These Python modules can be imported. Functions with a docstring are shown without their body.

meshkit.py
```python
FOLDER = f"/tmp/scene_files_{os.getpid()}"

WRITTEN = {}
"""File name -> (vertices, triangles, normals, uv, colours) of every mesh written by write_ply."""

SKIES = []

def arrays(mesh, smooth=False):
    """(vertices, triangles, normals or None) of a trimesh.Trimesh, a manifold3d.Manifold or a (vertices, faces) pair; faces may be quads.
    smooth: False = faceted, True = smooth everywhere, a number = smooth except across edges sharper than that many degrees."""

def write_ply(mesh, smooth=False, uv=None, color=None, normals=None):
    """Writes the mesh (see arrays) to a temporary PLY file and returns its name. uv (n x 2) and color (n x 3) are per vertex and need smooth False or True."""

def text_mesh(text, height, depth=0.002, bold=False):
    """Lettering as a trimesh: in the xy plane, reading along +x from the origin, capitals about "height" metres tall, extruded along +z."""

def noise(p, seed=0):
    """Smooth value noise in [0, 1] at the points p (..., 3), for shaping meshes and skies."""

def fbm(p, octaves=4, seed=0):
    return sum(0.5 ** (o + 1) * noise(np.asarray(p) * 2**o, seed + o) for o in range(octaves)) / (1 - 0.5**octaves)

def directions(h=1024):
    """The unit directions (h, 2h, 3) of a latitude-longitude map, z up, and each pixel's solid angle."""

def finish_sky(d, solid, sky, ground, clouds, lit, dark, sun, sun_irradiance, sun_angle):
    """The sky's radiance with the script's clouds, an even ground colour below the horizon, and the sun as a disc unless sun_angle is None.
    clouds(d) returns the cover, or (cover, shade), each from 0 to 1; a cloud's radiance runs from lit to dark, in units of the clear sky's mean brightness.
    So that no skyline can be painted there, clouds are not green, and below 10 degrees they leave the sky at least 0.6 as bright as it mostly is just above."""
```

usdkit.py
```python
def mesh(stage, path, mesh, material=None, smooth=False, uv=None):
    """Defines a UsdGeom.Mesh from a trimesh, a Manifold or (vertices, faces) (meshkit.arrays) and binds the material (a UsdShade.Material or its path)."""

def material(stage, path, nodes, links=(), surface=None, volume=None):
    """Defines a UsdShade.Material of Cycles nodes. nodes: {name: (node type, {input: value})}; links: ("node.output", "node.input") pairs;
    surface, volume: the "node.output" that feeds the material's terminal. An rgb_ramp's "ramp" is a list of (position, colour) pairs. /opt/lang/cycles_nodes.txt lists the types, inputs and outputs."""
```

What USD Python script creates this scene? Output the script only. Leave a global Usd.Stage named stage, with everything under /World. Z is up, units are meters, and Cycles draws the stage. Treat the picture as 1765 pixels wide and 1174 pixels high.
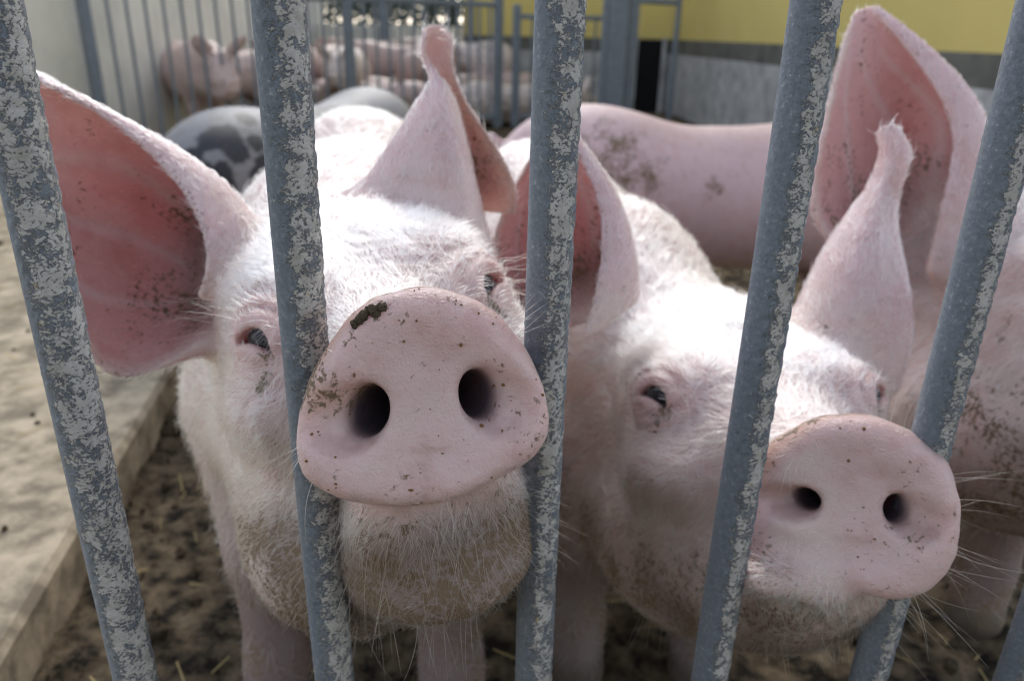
import math, random
import numpy as np, trimesh, meshkit, usdkit
from scipy.spatial import cKDTree
from scipy.interpolate import CubicSpline, PchipInterpolator
from pxr import Usd, UsdGeom, UsdLux, UsdShade, Sdf, Gf, Vt

stage = Usd.Stage.CreateInMemory()
UsdGeom.SetStageUpAxis(stage, 'Z'); UsdGeom.SetStageMetersPerUnit(stage, 1.0)
world = UsdGeom.Xform.Define(stage, '/World'); stage.SetDefaultPrim(world.GetPrim())
UsdGeom.Scope.Define(stage, '/World/Looks')
# ------------------------------------------------------------------ camera, sky, sun, exposure
F = 1330.0                      # focal length in pixels of a 1765 wide picture (27 mm lens)
PITCH, ROLL, EYE = 0.3812, 0.0219, np.array([0, 0, 0.85])
fw = np.array([0, math.cos(PITCH), -math.sin(PITCH)]); r0 = np.array([1.0, 0, 0]); u0 = np.cross(r0, fw)
rt = math.cos(ROLL) * r0 + math.sin(ROLL) * u0
up = -math.sin(ROLL) * r0 + math.cos(ROLL) * u0
EXPOSURE = 0.9
cam = UsdGeom.Camera.Define(stage, '/World/camera')
M = np.eye(4); M[0, :3], M[1, :3], M[2, :3], M[3, :3] = rt, up, -fw, EYE
cam.AddTransformOp().Set(Gf.Matrix4d(*M.ravel().tolist()))
cam.CreateHorizontalApertureAttr(36.0); cam.CreateVerticalApertureAttr(36.0 * 682 / 1024)
cam.CreateFocalLengthAttr(36.0 * F / 1765); cam.CreateFStopAttr(7.1); cam.CreateFocusDistanceAttr(0.42)
cam.CreateClippingRangeAttr((0.02, 500.0)); cam.CreateExposureAttr(EXPOSURE)
SUN_EL, SUN_AZ = math.radians(40), math.radians(-2)       # azimuth: atan2(x, y) towards the sun
sun_dir = np.array([math.sin(SUN_AZ) * math.cos(SUN_EL), math.cos(SUN_AZ) * math.cos(SUN_EL), math.sin(SUN_EL)])
sun = UsdLux.DistantLight.Define(stage, '/World/sun')
sun.CreateIntensityAttr(0.17); sun.CreateAngleAttr(11.0); sun.CreateColorAttr(Gf.Vec3f(1.0, 0.95, 0.87)); sun.CreateNormalizeAttr(True)
zx = sun_dir; xx = np.cross([0, 0, 1.0], zx); xx /= np.linalg.norm(xx); yx = np.cross(zx, xx)
S4 = np.eye(4); S4[0, :3], S4[1, :3], S4[2, :3] = xx, yx, zx
sun.AddTransformOp().Set(Gf.Matrix4d(*S4.ravel().tolist()))
dome = UsdLux.DomeLight.Define(stage, '/World/sky')
SKY = 0.15
sky_m = usdkit.material(stage, '/World/Looks/sky_look', {
    's': ('sky_texture', {'sky_type': 'single_scattering', 'sun_disc': False, 'sun_elevation': SUN_EL, 'sun_rotation': SUN_AZ, 'aerosol_density': .8}),
    'h': ('hsv', {'saturation': .55}), 'b': ('background_shader', {'strength': SKY})}, [('s.color', 'h.color'), ('h.color', 'b.color')], surface='b.background')
UsdShade.MaterialBindingAPI.Apply(dome.GetPrim()).Bind(sky_m)
dome.GetPrim().SetCustomDataByKey('kind', 'structure')

# ------------------------------------------------------------------ helpers
def at(px, py, d):
    """the world point seen at a picture position, d metres along the lens axis"""
    return EYE + d * (fw + rt * (px - 882.5) / F + up * (587 - py) / F)
def c2w(p):
    p = np.asarray(p, float); return EYE + p[..., 0:1] * rt + p[..., 1:2] * up + p[..., 2:3] * fw
def project(P):
    d = np.asarray(P) - EYE; z = d @ fw
    return 882.5 + F * (d @ rt) / z, 587 - F * (d @ up) / z, z
used = {}
def path_for(name, parent=None):
    base = (parent.GetPath().pathString if parent is not None else '/World') + '/' + name
    n = used.get(base, 0); used[base] = n + 1
    return base if n == 0 else f'{base}_{n:03d}'
def data(p, label=None, cat=None, group=None, kind=None):
    p = p.GetPrim() if hasattr(p, 'GetPrim') else p
    for k, v in (('label', label), ('category', cat), ('group', group), ('kind', kind)):
        if v: p.SetCustomDataByKey(k, v)
    return p
def obj(name, mesh, mat, parent=None, smooth=30, label=None, cat=None, group=None, kind=None, prim=None):
    m = usdkit.mesh(stage, path_for(name, parent), mesh, mat, smooth)
    for k, v in (prim or {}).items():
        v = np.asarray(v, np.float32); pv = UsdGeom.PrimvarsAPI(m)
        if v.ndim == 2: pv.CreatePrimvar(k, Sdf.ValueTypeNames.Color3fArray, 'vertex').Set(Vt.Vec3fArray.FromNumpy(v))
        else: pv.CreatePrimvar(k, Sdf.ValueTypeNames.FloatArray, 'vertex').Set(Vt.FloatArray.FromNumpy(v))
    return data(m, label, cat, group, kind)
def thing(name, label, cat, group=None, loc=None):
    x = UsdGeom.Xform.Define(stage, path_for(name))
    if loc is not None: x.AddTranslateOp().Set(Gf.Vec3d(*map(float, loc)))
    return data(x, label, cat, group)
def box(c, s, rz=0.0, bev=0.0):
    s = np.asarray(s, float)
    if bev:
        b = min(bev, s.min() * .45); pts = []
        for sx in (-1, 1):
            for sy in (-1, 1):
                for sz in (-1, 1):
                    h = s / 2 * [sx, sy, sz]
                    for k in range(3):
                        q = h.copy(); q -= b * np.sign(h); q[k] = h[k]; pts.append(q)
        m = trimesh.convex.convex_hull(np.array(pts))
    else: m = trimesh.creation.box(s)
    m.apply_transform(trimesh.transformations.rotation_matrix(rz, [0, 0, 1])); m.apply_translation(c); return m
def tube_mesh(P, R, n=16, caps=True):
    P = np.asarray(P, float); R = np.broadcast_to(R, (len(P),)); t = np.gradient(P, axis=0); t /= np.linalg.norm(t, axis=1, keepdims=True)
    ref = np.where(np.abs(t[:, 2:3]) < .9, [[0, 0, 1.0]], [[1.0, 0, 0]]); a = np.cross(t, ref); a /= np.linalg.norm(a, axis=1, keepdims=True); b = np.cross(t, a)
    th = np.arange(n) * 2 * np.pi / n
    v = (P[:, None] + R[:, None, None] * (np.cos(th)[None, :, None] * a[:, None] + np.sin(th)[None, :, None] * b[:, None])).reshape(-1, 3)
    i, j = np.meshgrid(np.arange(len(P) - 1), np.arange(n), indexing='ij'); j2 = (j + 1) % n
    q = np.stack([i * n + j, (i + 1) * n + j, (i + 1) * n + j2, i * n + j2], -1).reshape(-1, 4)[:, ::-1]
    f = np.vstack([q[:, [0, 1, 2]], q[:, [0, 2, 3]]])
    if caps:
        k = len(v); v = np.vstack([v, P[0], P[-1]]); jj = np.arange(n); j2 = (jj + 1) % n; e = (len(P) - 1) * n
        f = np.vstack([f, np.stack([np.full(n, k), jj, j2], 1), np.stack([np.full(n, k + 1), e + j2, e + jj], 1)])
    return trimesh.Trimesh(v, f, process=False)

# ------------------------------------------------------------------ signed distance modelling
def smin(a, b, k):
    h = np.maximum(k - np.abs(a - b), 0) / k
    return np.minimum(a, b) - h * h * k * .25
def smax(a, b, k): return -smin(-a, -b, k)
def ell(P, c, r, R=None):
    q = P - np.asarray(c, np.float32)
    if R is not None: q = q @ np.asarray(R, np.float32)
    r = np.asarray(r, np.float32); k0 = np.sqrt(((q / r) ** 2).sum(-1)); k1 = np.sqrt(((q / (r * r)) ** 2).sum(-1)) + 1e-6
    return k0 * (k0 - 1) / k1
def cone(P, a, b, ra, rb):
    a = np.asarray(a, np.float32); ab = np.asarray(b, np.float32) - a; q = P - a
    t = np.clip((q @ ab) / (ab @ ab), 0, 1)
    return np.sqrt(((q - t[:, None] * ab) ** 2).sum(-1)) - (ra + (rb - ra) * t)
def mesh_sdf(f, axes, B=6, lip=1.35):
    """sparse surface nets of f = 0 on a grid with the given (uneven) axes"""
    A = []
    for a in axes:
        a = np.asarray(a, np.float64); pad = (-(len(a) - 1)) % B; st = a[-1] - a[-2]
        A.append(np.concatenate([a, a[-1] + st * np.arange(1, pad + 1)]).astype(np.float32))
    nb = [(len(a) - 1) // B for a in A]; NC = [len(a) - 1 for a in A]
    cs = [(a[0:-1:B] + a[B::B]) / 2 for a in A]; hs = [(a[B::B] - a[0:-1:B]) / 2 for a in A]
    C = np.stack(np.meshgrid(*cs, indexing='ij'), -1).reshape(-1, 3); Hd = np.sqrt(sum(np.meshgrid(*[h * h for h in hs], indexing='ij'))).ravel()
    v = np.concatenate([f(c) for c in np.array_split(C, max(1, len(C) // 200000))])
    act = np.nonzero(np.abs(v) < lip * Hd)[0]
    bi, bj, bk = np.unravel_index(act, nb); n1 = B + 1; o = np.arange(n1)
    gi, gj, gk = (x[:, None] * B + o for x in (bi, bj, bk))
    vals = []
    for s in np.array_split(np.arange(len(act)), max(1, len(act) * n1 ** 3 // 400000)):
        X = np.broadcast_to(A[0][gi[s]][:, :, None, None], (len(s), n1, n1, n1)); Y = np.broadcast_to(A[1][gj[s]][:, None, :, None], X.shape); Z = np.broadcast_to(A[2][gk[s]][:, None, None, :], X.shape)
        vals.append(f(np.stack([X, Y, Z], -1).reshape(-1, 3)).astype(np.float32).reshape(X.shape))
    V = np.concatenate(vals); ins = V < 0
    cnt = sum(ins[:, i:i + B, j:j + B, k:k + B].astype(np.int8) for i in (0, 1) for j in (0, 1) for k in (0, 1))
    m, ci, cj, ck = np.nonzero((cnt > 0) & (cnt < 8))
    gid = ((gi[m, ci] * NC[1]) + gj[m, cj]) * NC[2] + gk[m, ck]
    acc = np.zeros((len(m), 3)); num = np.zeros(len(m))
    pos = lambda i, j, k: np.stack([A[0][gi[m, i]], A[1][gj[m, j]], A[2][gk[m, k]]], -1)
    for ax in range(3):
        for a in (0, 1):
            for b in (0, 1):
                d0 = [a, b]; d0.insert(ax, 0); d1 = [a, b]; d1.insert(ax, 1)
                i0 = (ci + d0[0], cj + d0[1], ck + d0[2]); i1 = (ci + d1[0], cj + d1[1], ck + d1[2])
                v0, v1 = V[(m, *i0)], V[(m, *i1)]; x = (v0 < 0) != (v1 < 0); t = np.where(x, v0 / np.where(x, v0 - v1, 1), 0)
                acc += np.where(x[:, None], pos(*i0) * (1 - t)[:, None] + pos(*i1) * t[:, None], 0); num += x
    P = acc / num[:, None]; order = np.argsort(gid); gs = gid[order]; P = P[order]
    quads = []
    st = (NC[1] * NC[2], NC[2], 1)
    for ax in range(3):
        sl = [slice(0, B)] * 3; s2 = list(sl); s2[ax] = slice(1, B + 1)
        a, b = ins[(slice(None), *sl)], ins[(slice(None), *s2)]
        m, i, j, k = np.nonzero(a != b); flip = a[m, i, j, k]
        g = ((gi[m, i] * NC[1]) + gj[m, j]) * NC[2] + gk[m, k]
        s, t = [st[q] for q in range(3) if q != ax]
        q = np.stack([g, g - s, g - s - t, g - t], 1)
        if ax == 1: flip = ~flip
        q[~flip] = q[~flip][:, ::-1]
        w = np.searchsorted(gs, q); w = np.minimum(w, len(gs) - 1); ok = (gs[w] == q).all(1); quads.append(w[ok])
    Q = np.vstack(quads); T = np.vstack([Q[:, [0, 1, 2]], Q[:, [0, 2, 3]]])
    return P, T
def normals(P, T):
    n = np.zeros_like(P); c = np.cross(P[T[:, 1]] - P[T[:, 0]], P[T[:, 2]] - P[T[:, 0]])
    for k in range(3):
        for a in range(3): n[:, a] += np.bincount(T[:, k], c[:, a], len(P))
    return n / (np.linalg.norm(n, axis=1, keepdims=True) + 1e-12)
def axis(lo, hi, flo, fhi, h, H):
    """coordinates from lo to hi: steps of h between flo and fhi, growing to H outside"""
    def grow(start, end, sgn):
        out, x, s = [], start, h
        while (end - x) * sgn > 0:
            s = min(H, s * 1.12); x += sgn * s; out.append(x)
        return out
    return np.array(grow(flo, lo, -1)[::-1] + list(np.arange(flo, fhi, h)) + grow(fhi - h, hi, 1))
class Ear:
    """a curved sheet through rows (root to tip) of points across, as dense samples for distance queries"""
    def __init__(self, rows, thick=(.0075, .0027), edge=.0015, d0=0., k=1.):
        G = np.array([[at(x, y, d0[1] + (d - d0[0]) * k if d0 else d * k) for x, y, d in row] for row in rows]); nu, nv = 150, 110
        a = np.linspace(0, 1, G.shape[0]); b = np.linspace(0, 1, G.shape[1]); U, W = np.linspace(0, 1, nu), np.linspace(0, 1, nv)
        G = CubicSpline(a, G, axis=0)(U); G = PchipInterpolator(b, G, axis=1)(W); self.G = G
        du, dv = np.gradient(G, axis=0), np.gradient(G, axis=1); n = np.cross(du, dv); n /= np.linalg.norm(n, axis=-1, keepdims=True) + 1e-12
        self.P, self.N = G.reshape(-1, 3).astype(np.float32), n.reshape(-1, 3).astype(np.float32)
        self.du = (du / (np.linalg.norm(du, axis=-1, keepdims=True) + 1e-9)).reshape(-1, 3)
        uu, vv = np.meshgrid(U, W, indexing='ij'); self.u, self.v = uu.ravel(), vv.ravel()
        e = np.clip(np.minimum(np.minimum(vv, 1 - vv) * 6, (1 - uu) * 7), 0, 1)
        t = thick[0] + (thick[1] - thick[0]) * np.clip(uu * 1.6, 0, 1)
        self.t = (edge + (t - edge) * e).ravel().astype(np.float32)
        self.vein = (np.exp(-((np.abs((vv * 5.2 + .5 * np.sin(uu * 4)) % 1 - .5)) / .09) ** 2) * np.clip(uu * 6 - .6, 0, 1) * np.clip((1 - uu) * 3, 0, 1) * (vv > .3) * (vv < .95)).ravel()
        self.t = self.t + (.0011 * self.vein).astype(np.float32)
        self.sp = np.maximum(np.linalg.norm(du, axis=-1), np.linalg.norm(dv, axis=-1)).ravel().astype(np.float32)
        self.tree = cKDTree(self.P); self.lo, self.hi = self.P.min(0) - .05, self.P.max(0) + .05
    def near(self, P):
        _, i = self.tree.query(P, workers=-1); q = P - self.P[i]; dn = (q * self.N[i]).sum(-1)
        dt = np.sqrt(np.maximum((q * q).sum(-1) - dn * dn, 0)); return i, dn, np.hypot(dn, np.maximum(dt - self.sp[i] * .7, 0)) - self.t[i]
    def sdf(self, P):
        out = np.full(len(P), .05, np.float32); m = ((P > self.lo) & (P < self.hi)).all(1)
        box = np.sqrt((np.maximum(np.maximum(self.lo + .045 - P, P - self.hi + .045), 0) ** 2).sum(-1)) + .005; out = np.maximum(out, box.astype(np.float32))
        if m.any(): out[m] = self.near(P[m])[2]
        return out
# ------------------------------------------------------------------ pigs: the head in its own frame (x to the picture's right, y back from the snout, z up)
def spl(y, v): return PchipInterpolator(y, v)
_y = np.array([-.02, 0, .02, .05, .10, .15, .19, .24, .29, .34, .42])
SK_W = spl(_y, [.043, .043, .041, .040, .045, .058, .074, .087, .094, .098, .09])
SK_T = spl(_y, [.036, .038, .039, .042, .053, .069, .088, .116, .134, .138, .12])
SK_B = spl(_y, [-.034, -.034, -.035, -.04, -.05, -.06, -.07, -.08, -.09, -.1, -.1])
_j = np.array([.0, .03, .06, .10, .15, .20, .26, .32, .40])
JW_W = spl(_j, [.030, .042, .050, .062, .087, .108, .122, .125, .11])
JW_T = spl(_j, [-.04, -.04, -.035, -.03, -.02, -.01, .0, .0, .0])
JW_B = spl(_j, [-.060, -.080, -.103, -.128, -.148, -.163, -.170, -.168, -.15])
def loft(q, W, T, Bt, y0, y1, n=2.35, r=.012):
    y = np.clip(q[:, 1], y0, y1); w, t, b = W(y), T(y), Bt(y); zc, h = (t + b) / 2, (t - b) / 2
    e = (np.abs(q[:, 0] / w) ** n + np.abs((q[:, 2] - zc) / h) ** n + 1e-9) ** (1 / n)
    d = (e - 1) * np.minimum(w, h)
    return smax(smax(d, y0 - q[:, 1], r), q[:, 1] - y1, r)
# outline of the snout disc: picture positions measured round its middle
DISC_A = np.array([(5, 197), (-85, 180), (-145, 125), (-190, 45), (-213, -25), (-213, -85), (-190, -135), (-115, -167), (-15, -175), (85, -153), (155, -115), (205, -65), (212, -15), (190, 55), (160, 105), (115, 155), (65, 185)]) / 425.
DISC_B = np.array([(-10, 155), (-70, 140), (-120, 105), (-152, 70), (-160, 15), (-163, -40), (-168, -90), (-150, -125), (-100, -140), (-50, -146), (0, -148), (60, -152), (110, -140), (150, -100), (168, -45), (165, 15), (150, 75), (110, 122), (50, 150)]) / 330.
def polar(pts):
    a = np.arctan2(pts[:, 1], pts[:, 0]); r = np.hypot(pts[:, 0], pts[:, 1]); o = np.argsort(a); a, r = a[o], r[o]
    return CubicSpline(np.concatenate([a, [a[0] + 2 * np.pi]]), np.concatenate([r, [r[0]]]), bc_type='periodic')
class Head:
    def __init__(s, origin, Rm, scale=1.0, disc=DISC_A, disc_w=.123, disc_tilt=(0, 0, 0), nostrils=None, ears=(), eye=(.075, .186, .040), eye_open=.0080, detail=True, eye_dir=None):
        s.o, s.R, s.s = np.asarray(origin, np.float32), np.asarray(Rm, np.float32), scale
        s.disc, s.dw = polar(disc), disc_w; s.nos = nostrils; s.wrinkles, s.lips = [], []; s.ears = list(ears); s.detail = detail
        tx, ty, tz = disc_tilt; e = trimesh.transformations.euler_matrix(tx, ty, tz)[:3, :3]; s.D = e.astype(np.float32)
        s.eye, s.open = np.array(eye), eye_open; s.frames = []
        for sg in (-1, 1):
            n = np.array([sg * .60, -.73, .32]); n /= np.linalg.norm(n); t = np.array([-sg * .55, -.70, -.30]); t -= n * (t @ n); t /= np.linalg.norm(t); u = np.cross(n, t) * (1 if sg > 0 else -1)
            if u[2] < 0: u = -u
            E = np.array([sg, 1, 1]) * s.eye
            ph = np.array([sg * .25, -.86, .44]); ph /= np.linalg.norm(ph)
            for _ in range(8): E = E - ph * (float(s.base(E[None].astype(np.float32))[0]) - .0015)
            s.frames.append((E, n, t, u))
    def q(s, P): return ((P - s.o) @ s.R) / s.s
    def w(s, q): return (np.asarray(q) * s.s) @ s.R.T + s.o
    def disc_sdf(s, q):
        p = (q @ s.D); x, z, y = p[:, 0], p[:, 2], p[:, 1]
        rho = np.hypot(x, z); r = s.disc(np.arctan2(z, x)) * s.dw; k = rho / r
        d2 = (rho - r) * .93; rr = .0095
        bulge = .0035 * np.exp(-((k - .8) / .25) ** 2) + .002 * np.exp(-(x / .012) ** 2) * (z > -.02) - .0035 * np.exp(-(k / .5) ** 2) - .002 * np.exp(-(x / .0022) ** 2) * np.clip((-z - .018) / .012, 0, 1)
        a, b = d2 + rr, np.abs(y + bulge * .5 - .012) - .014 - bulge * .5 + rr
        d = np.hypot(np.maximum(a, 0), np.maximum(b, 0)) + np.minimum(np.maximum(a, b), 0) - rr
        nr = np.abs(q[:, 1]) < .05; d = d.copy(); d[nr] += .0016 * (meshkit.noise(q[nr] * 70, 5) - .5) + .0008 * (meshkit.noise(q[nr] * 170, 6) - .5)
        return d
    def holes(s, q, d):
        """carve the nostrils, each with the shallow hollow beside it"""
        p = (q @ s.D); x, z, y = p[:, 0], p[:, 2], p[:, 1]
        for (nx, nz, w, h, tilt, out) in s.nos or ():
            sg = math.copysign(1, nx); c, si = math.cos(tilt), math.sin(tilt)
            lx = (x - nx) * c + (z - nz) * si; lz = -(x - nx) * si + (z - nz) * c; lx = lx + sg * y * .32
            taper = np.clip(1 - y * 7, .6, 1.0)
            hole = (np.sqrt((lx / (w * taper)) ** 2 + (lz / (h * taper)) ** 2 + 1e-9) - 1) * min(w, h) * .9
            d = smax(d, -ell(p, (nx + sg * out * .55, -.0072, nz - .003), (out, .0125, h * 1.0)), .010)
            d = smax(d, -np.maximum(hole, y - .055), .005)
        return d
    def base(s, q):
        x = np.abs(q[:, 0]); m = np.stack([x, q[:, 1], q[:, 2]], 1)
        d = loft(q, SK_W, SK_T, SK_B, .004, .40)
        j = loft(q, JW_W, JW_T, JW_B, .022, .38, 2.2, .02)
        d = smin(d, j, .022)
        d = smin(d, ell(m, (.058, .21, .062), (.028, .055, .022)), .06)            # brow
        d = smin(d, ell(m, (.070, .17, -.005), (.035, .06, .03)), .05)               # cheek bone
        d = smin(d, ell(m, (.024, .07, -.046), (.019, .045, .02)), .02)              # upper lip
        return d
    def sdf(s, P):
        q = s.q(P); d = s.base(q); m = np.stack([np.abs(q[:, 0]), q[:, 1], q[:, 2]], 1)
        if s.detail:
            for (c, r0, r1, am) in s.wrinkles:
                rr = np.linalg.norm(P - c, axis=1); d = d + am * np.sin(rr * 2 * np.pi / .0125 + 3 * np.sin(q[:, 0] * 40)) * np.exp(-((rr - r0) / r1) ** 2)
            for c, r, kk in s.lips: d = smin(d, ell(q, c, r), kk)
            for (E, n, t, u) in s.frames:
                e = q - E.astype(np.float32); a, b, c = e @ t, e @ u, e @ n; near = np.exp(-(a * a + b * b + c * c) / .045 ** 2)
                d = smin(d, np.sqrt(a * a * .6 + (b - .001) ** 2 + (c + .0145) ** 2) - .0255, .018)      # lids over the ball
                rho = np.sqrt((a / 1.35) ** 2 + (b * 1.0) ** 2)
                ring = np.where(b > -.004, 1.0, .35)
                d = d + near * ring * 1.35 * (.0020 * np.exp(-((rho - .0185) / .0028) ** 2) - .0010 * np.exp(-((rho - .0130) / .003) ** 2) + .0015 * np.exp(-((rho - .0290) / .004) ** 2) - .001 * np.exp(-((rho - .0240) / .003) ** 2))
                bb = b + .35 * a * a / .012                                                            # the slit
                slit = (np.sqrt((a / .0155) ** 2 + (bb / s.open) ** 2 + 1e-9) - 1) * s.open * .8
                d = smax(d, -np.maximum(slit, np.abs(c) - .016), .0025)
            w1 = np.exp(-((q[:, 1] - .06) / .03) ** 2) * np.clip((q[:, 2] - .02) / .02, 0, 1)
            d = d + w1 * .0009 * np.sin(q[:, 1] * 620 + 1.5 * np.sin(q[:, 0] * 60))                      # creases across the snout
        d = s.holes(q, smin(d, s.disc_sdf(q), .010)) * s.s
        for e in s.ears: d = smin(d, e.sdf(P), .022)
        return d
def body_sdf(parts, k=.06):
    def f(P):
        d = None
        for p in parts:
            kk = p[-1] if isinstance(p[-1], float) and p[0] != 'ell' else k
            v = ell(P, p[1], p[2], p[3] if len(p) > 3 else None) if p[0] == 'ell' else cone(P, *p[1:5])
            if p[0] == 'leg': kk = .03
            else: kk = k
            d = v if d is None else smin(d, v, kk)
        return d
    return f
def legs(hip, knee, fet, hoof, r): return [('leg', hip, knee, r[0], r[1]), ('leg', knee, fet, r[1], r[2]), ('leg', fet, hoof, r[2], r[3])]
def fit_frame(yaw, pitch, roll):
    """a head frame: camera-aligned axes turned by yaw (about up), pitch (nose up) and roll"""
    B = np.stack([rt, fw, up], 1); cy, sy, cp, sp, cr, sr = math.cos(yaw), math.sin(yaw), math.cos(pitch), math.sin(pitch), math.cos(roll), math.sin(roll)
    Ry = np.array([[cy, -sy, 0], [sy, cy, 0], [0, 0, 1.]]); Rp = np.array([[1, 0, 0], [0, cp, sp], [0, -sp, cp]]); Rr = np.array([[cr, 0, -sr], [0, 1, 0], [sr, 0, cr]])
    return B @ Ry @ Rp @ Rr
# ------------------------------------------------------------------ materials
L = '/World/Looks/'
def simple(name, col, rough=.7, spec=.3, var=.25, scale=12., bump=.3, bd=.004, scale2=None, sharp=1.):
    c = np.array(col)
    return usdkit.material(stage, L + name, {
        'g': ('geometry', {}), 'n': ('noise_texture', {'scale': scale, 'detail': 6., 'roughness': .62}), 'n2': ('noise_texture', {'scale': scale2 or scale * 9, 'detail': 5., 'roughness': .7}),
        'r': ('rgb_ramp', {'ramp': [(.5 - .25 / sharp, c * (1 - var)), (.5, c), (.5 + .28 / sharp, np.minimum(c * (1 + var), .9))]}),
        'b': ('bump', {'strength': bump, 'distance': bd}), 'p': ('principled_bsdf', {'roughness': rough, 'specular_ior_level': spec})},
        [('g.position', 'n.vector'), ('g.position', 'n2.vector'), ('n.fac', 'r.fac'), ('r.color', 'p.base_color'), ('n2.fac', 'b.height'), ('b.normal', 'p.normal')], surface='p.BSDF')
def skin(name, sss=.30, dirt=(.17, .112, .064)):
    """pig skin: colour from the mesh (tint), mottled, with specks of dirt where the mesh says (dirt)"""
    return usdkit.material(stage, L + name, {
        't': ('attribute', {'attribute': 'tint'}), 'd': ('attribute', {'attribute': 'dirt'}), 'g': ('geometry', {}),
        'n': ('noise_texture', {'scale': 38., 'detail': 5., 'roughness': .6}), 'nr': ('rgb_ramp', {'ramp': [(.3, (.90, .82, .80)), (.5, (1, 1, 1)), (.75, (1., 1.04, 1.04))]}),
        'm': ('mix_color', {'blend_type': 'multiply', 'fac': 1.0}),
        'n1': ('noise_texture', {'scale': 190., 'detail': 6., 'roughness': .62, 'distortion': .5}), 'n4': ('noise_texture', {'scale': 24., 'detail': 3.}),
        'a1': ('math', {'math_type': 'multiply_add', 'value2': .55, 'value3': 0.}), 'a2': ('math', {'math_type': 'add'}),
        'a3': ('math', {'math_type': 'multiply_add', 'value2': .42, 'value3': -.50}), 'a4': ('math', {'math_type': 'add'}),
        'dr': ('map_range', {'range_type': 'smoothstep', 'from_min': .47, 'from_max': .58, 'clamp': True}),
        'dm': ('mix_color', {'blend_type': 'mix', 'b': dirt}),
        'v': ('voronoi_texture', {'scale': 620., 'feature': 'f1'}), 'nb': ('noise_texture', {'scale': 210., 'detail': 6., 'roughness': .66, 'distortion': .8}),
        'h': ('math', {'math_type': 'multiply_add', 'value2': .28}), 'b': ('bump', {'strength': .9, 'distance': .0013}),
        'wt': ('attribute', {'attribute': 'wet'}), 'rw': ('math', {'math_type': 'multiply_add', 'value2': -.2}),
        'rr': ('map_range', {'from_min': 0., 'from_max': 1., 'to_min': .46, 'to_max': .85}),
        'th': ('attribute', {'attribute': 'thin'}), 'ts': ('math', {'math_type': 'multiply_add', 'value2': -.45 * sss, 'value3': sss}),
        'p': ('principled_bsdf', {'subsurface_method': 'random_walk', 'subsurface_scale': .0032, 'subsurface_radius': (1., .42, .36), 'specular_ior_level': .5})},
        [('g.position', 'n.vector'), ('n.fac', 'nr.fac'), ('t.color', 'm.a'), ('nr.color', 'm.b'), ('g.position', 'n1.vector'), ('g.position', 'n4.vector'),
         ('n4.fac', 'a1.value1'), ('n1.fac', 'a2.value1'), ('a1.value', 'a2.value2'), ('d.fac', 'a3.value1'), ('a2.value', 'a4.value1'), ('a3.value', 'a4.value2'), ('a4.value', 'dr.value'),
         ('m.result', 'dm.a'), ('dr.result', 'dm.fac'), ('dm.result', 'p.base_color'), ('g.position', 'v.vector'), ('g.position', 'nb.vector'), ('v.distance', 'h.value1'), ('nb.fac', 'h.value3'), ('h.value', 'b.height'),
         ('b.normal', 'p.normal'), ('dr.result', 'rr.value'), ('wt.fac', 'rw.value1'), ('rr.result', 'rw.value3'), ('rw.value', 'p.roughness'), ('th.fac', 'ts.value1'), ('ts.value', 'p.subsurface_weight')], surface='p.BSDF')
SKIN = skin('pig_skin'); SKIN_FAR = skin('far_pig_skin', 0.0, (.16, .11, .06))
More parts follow.
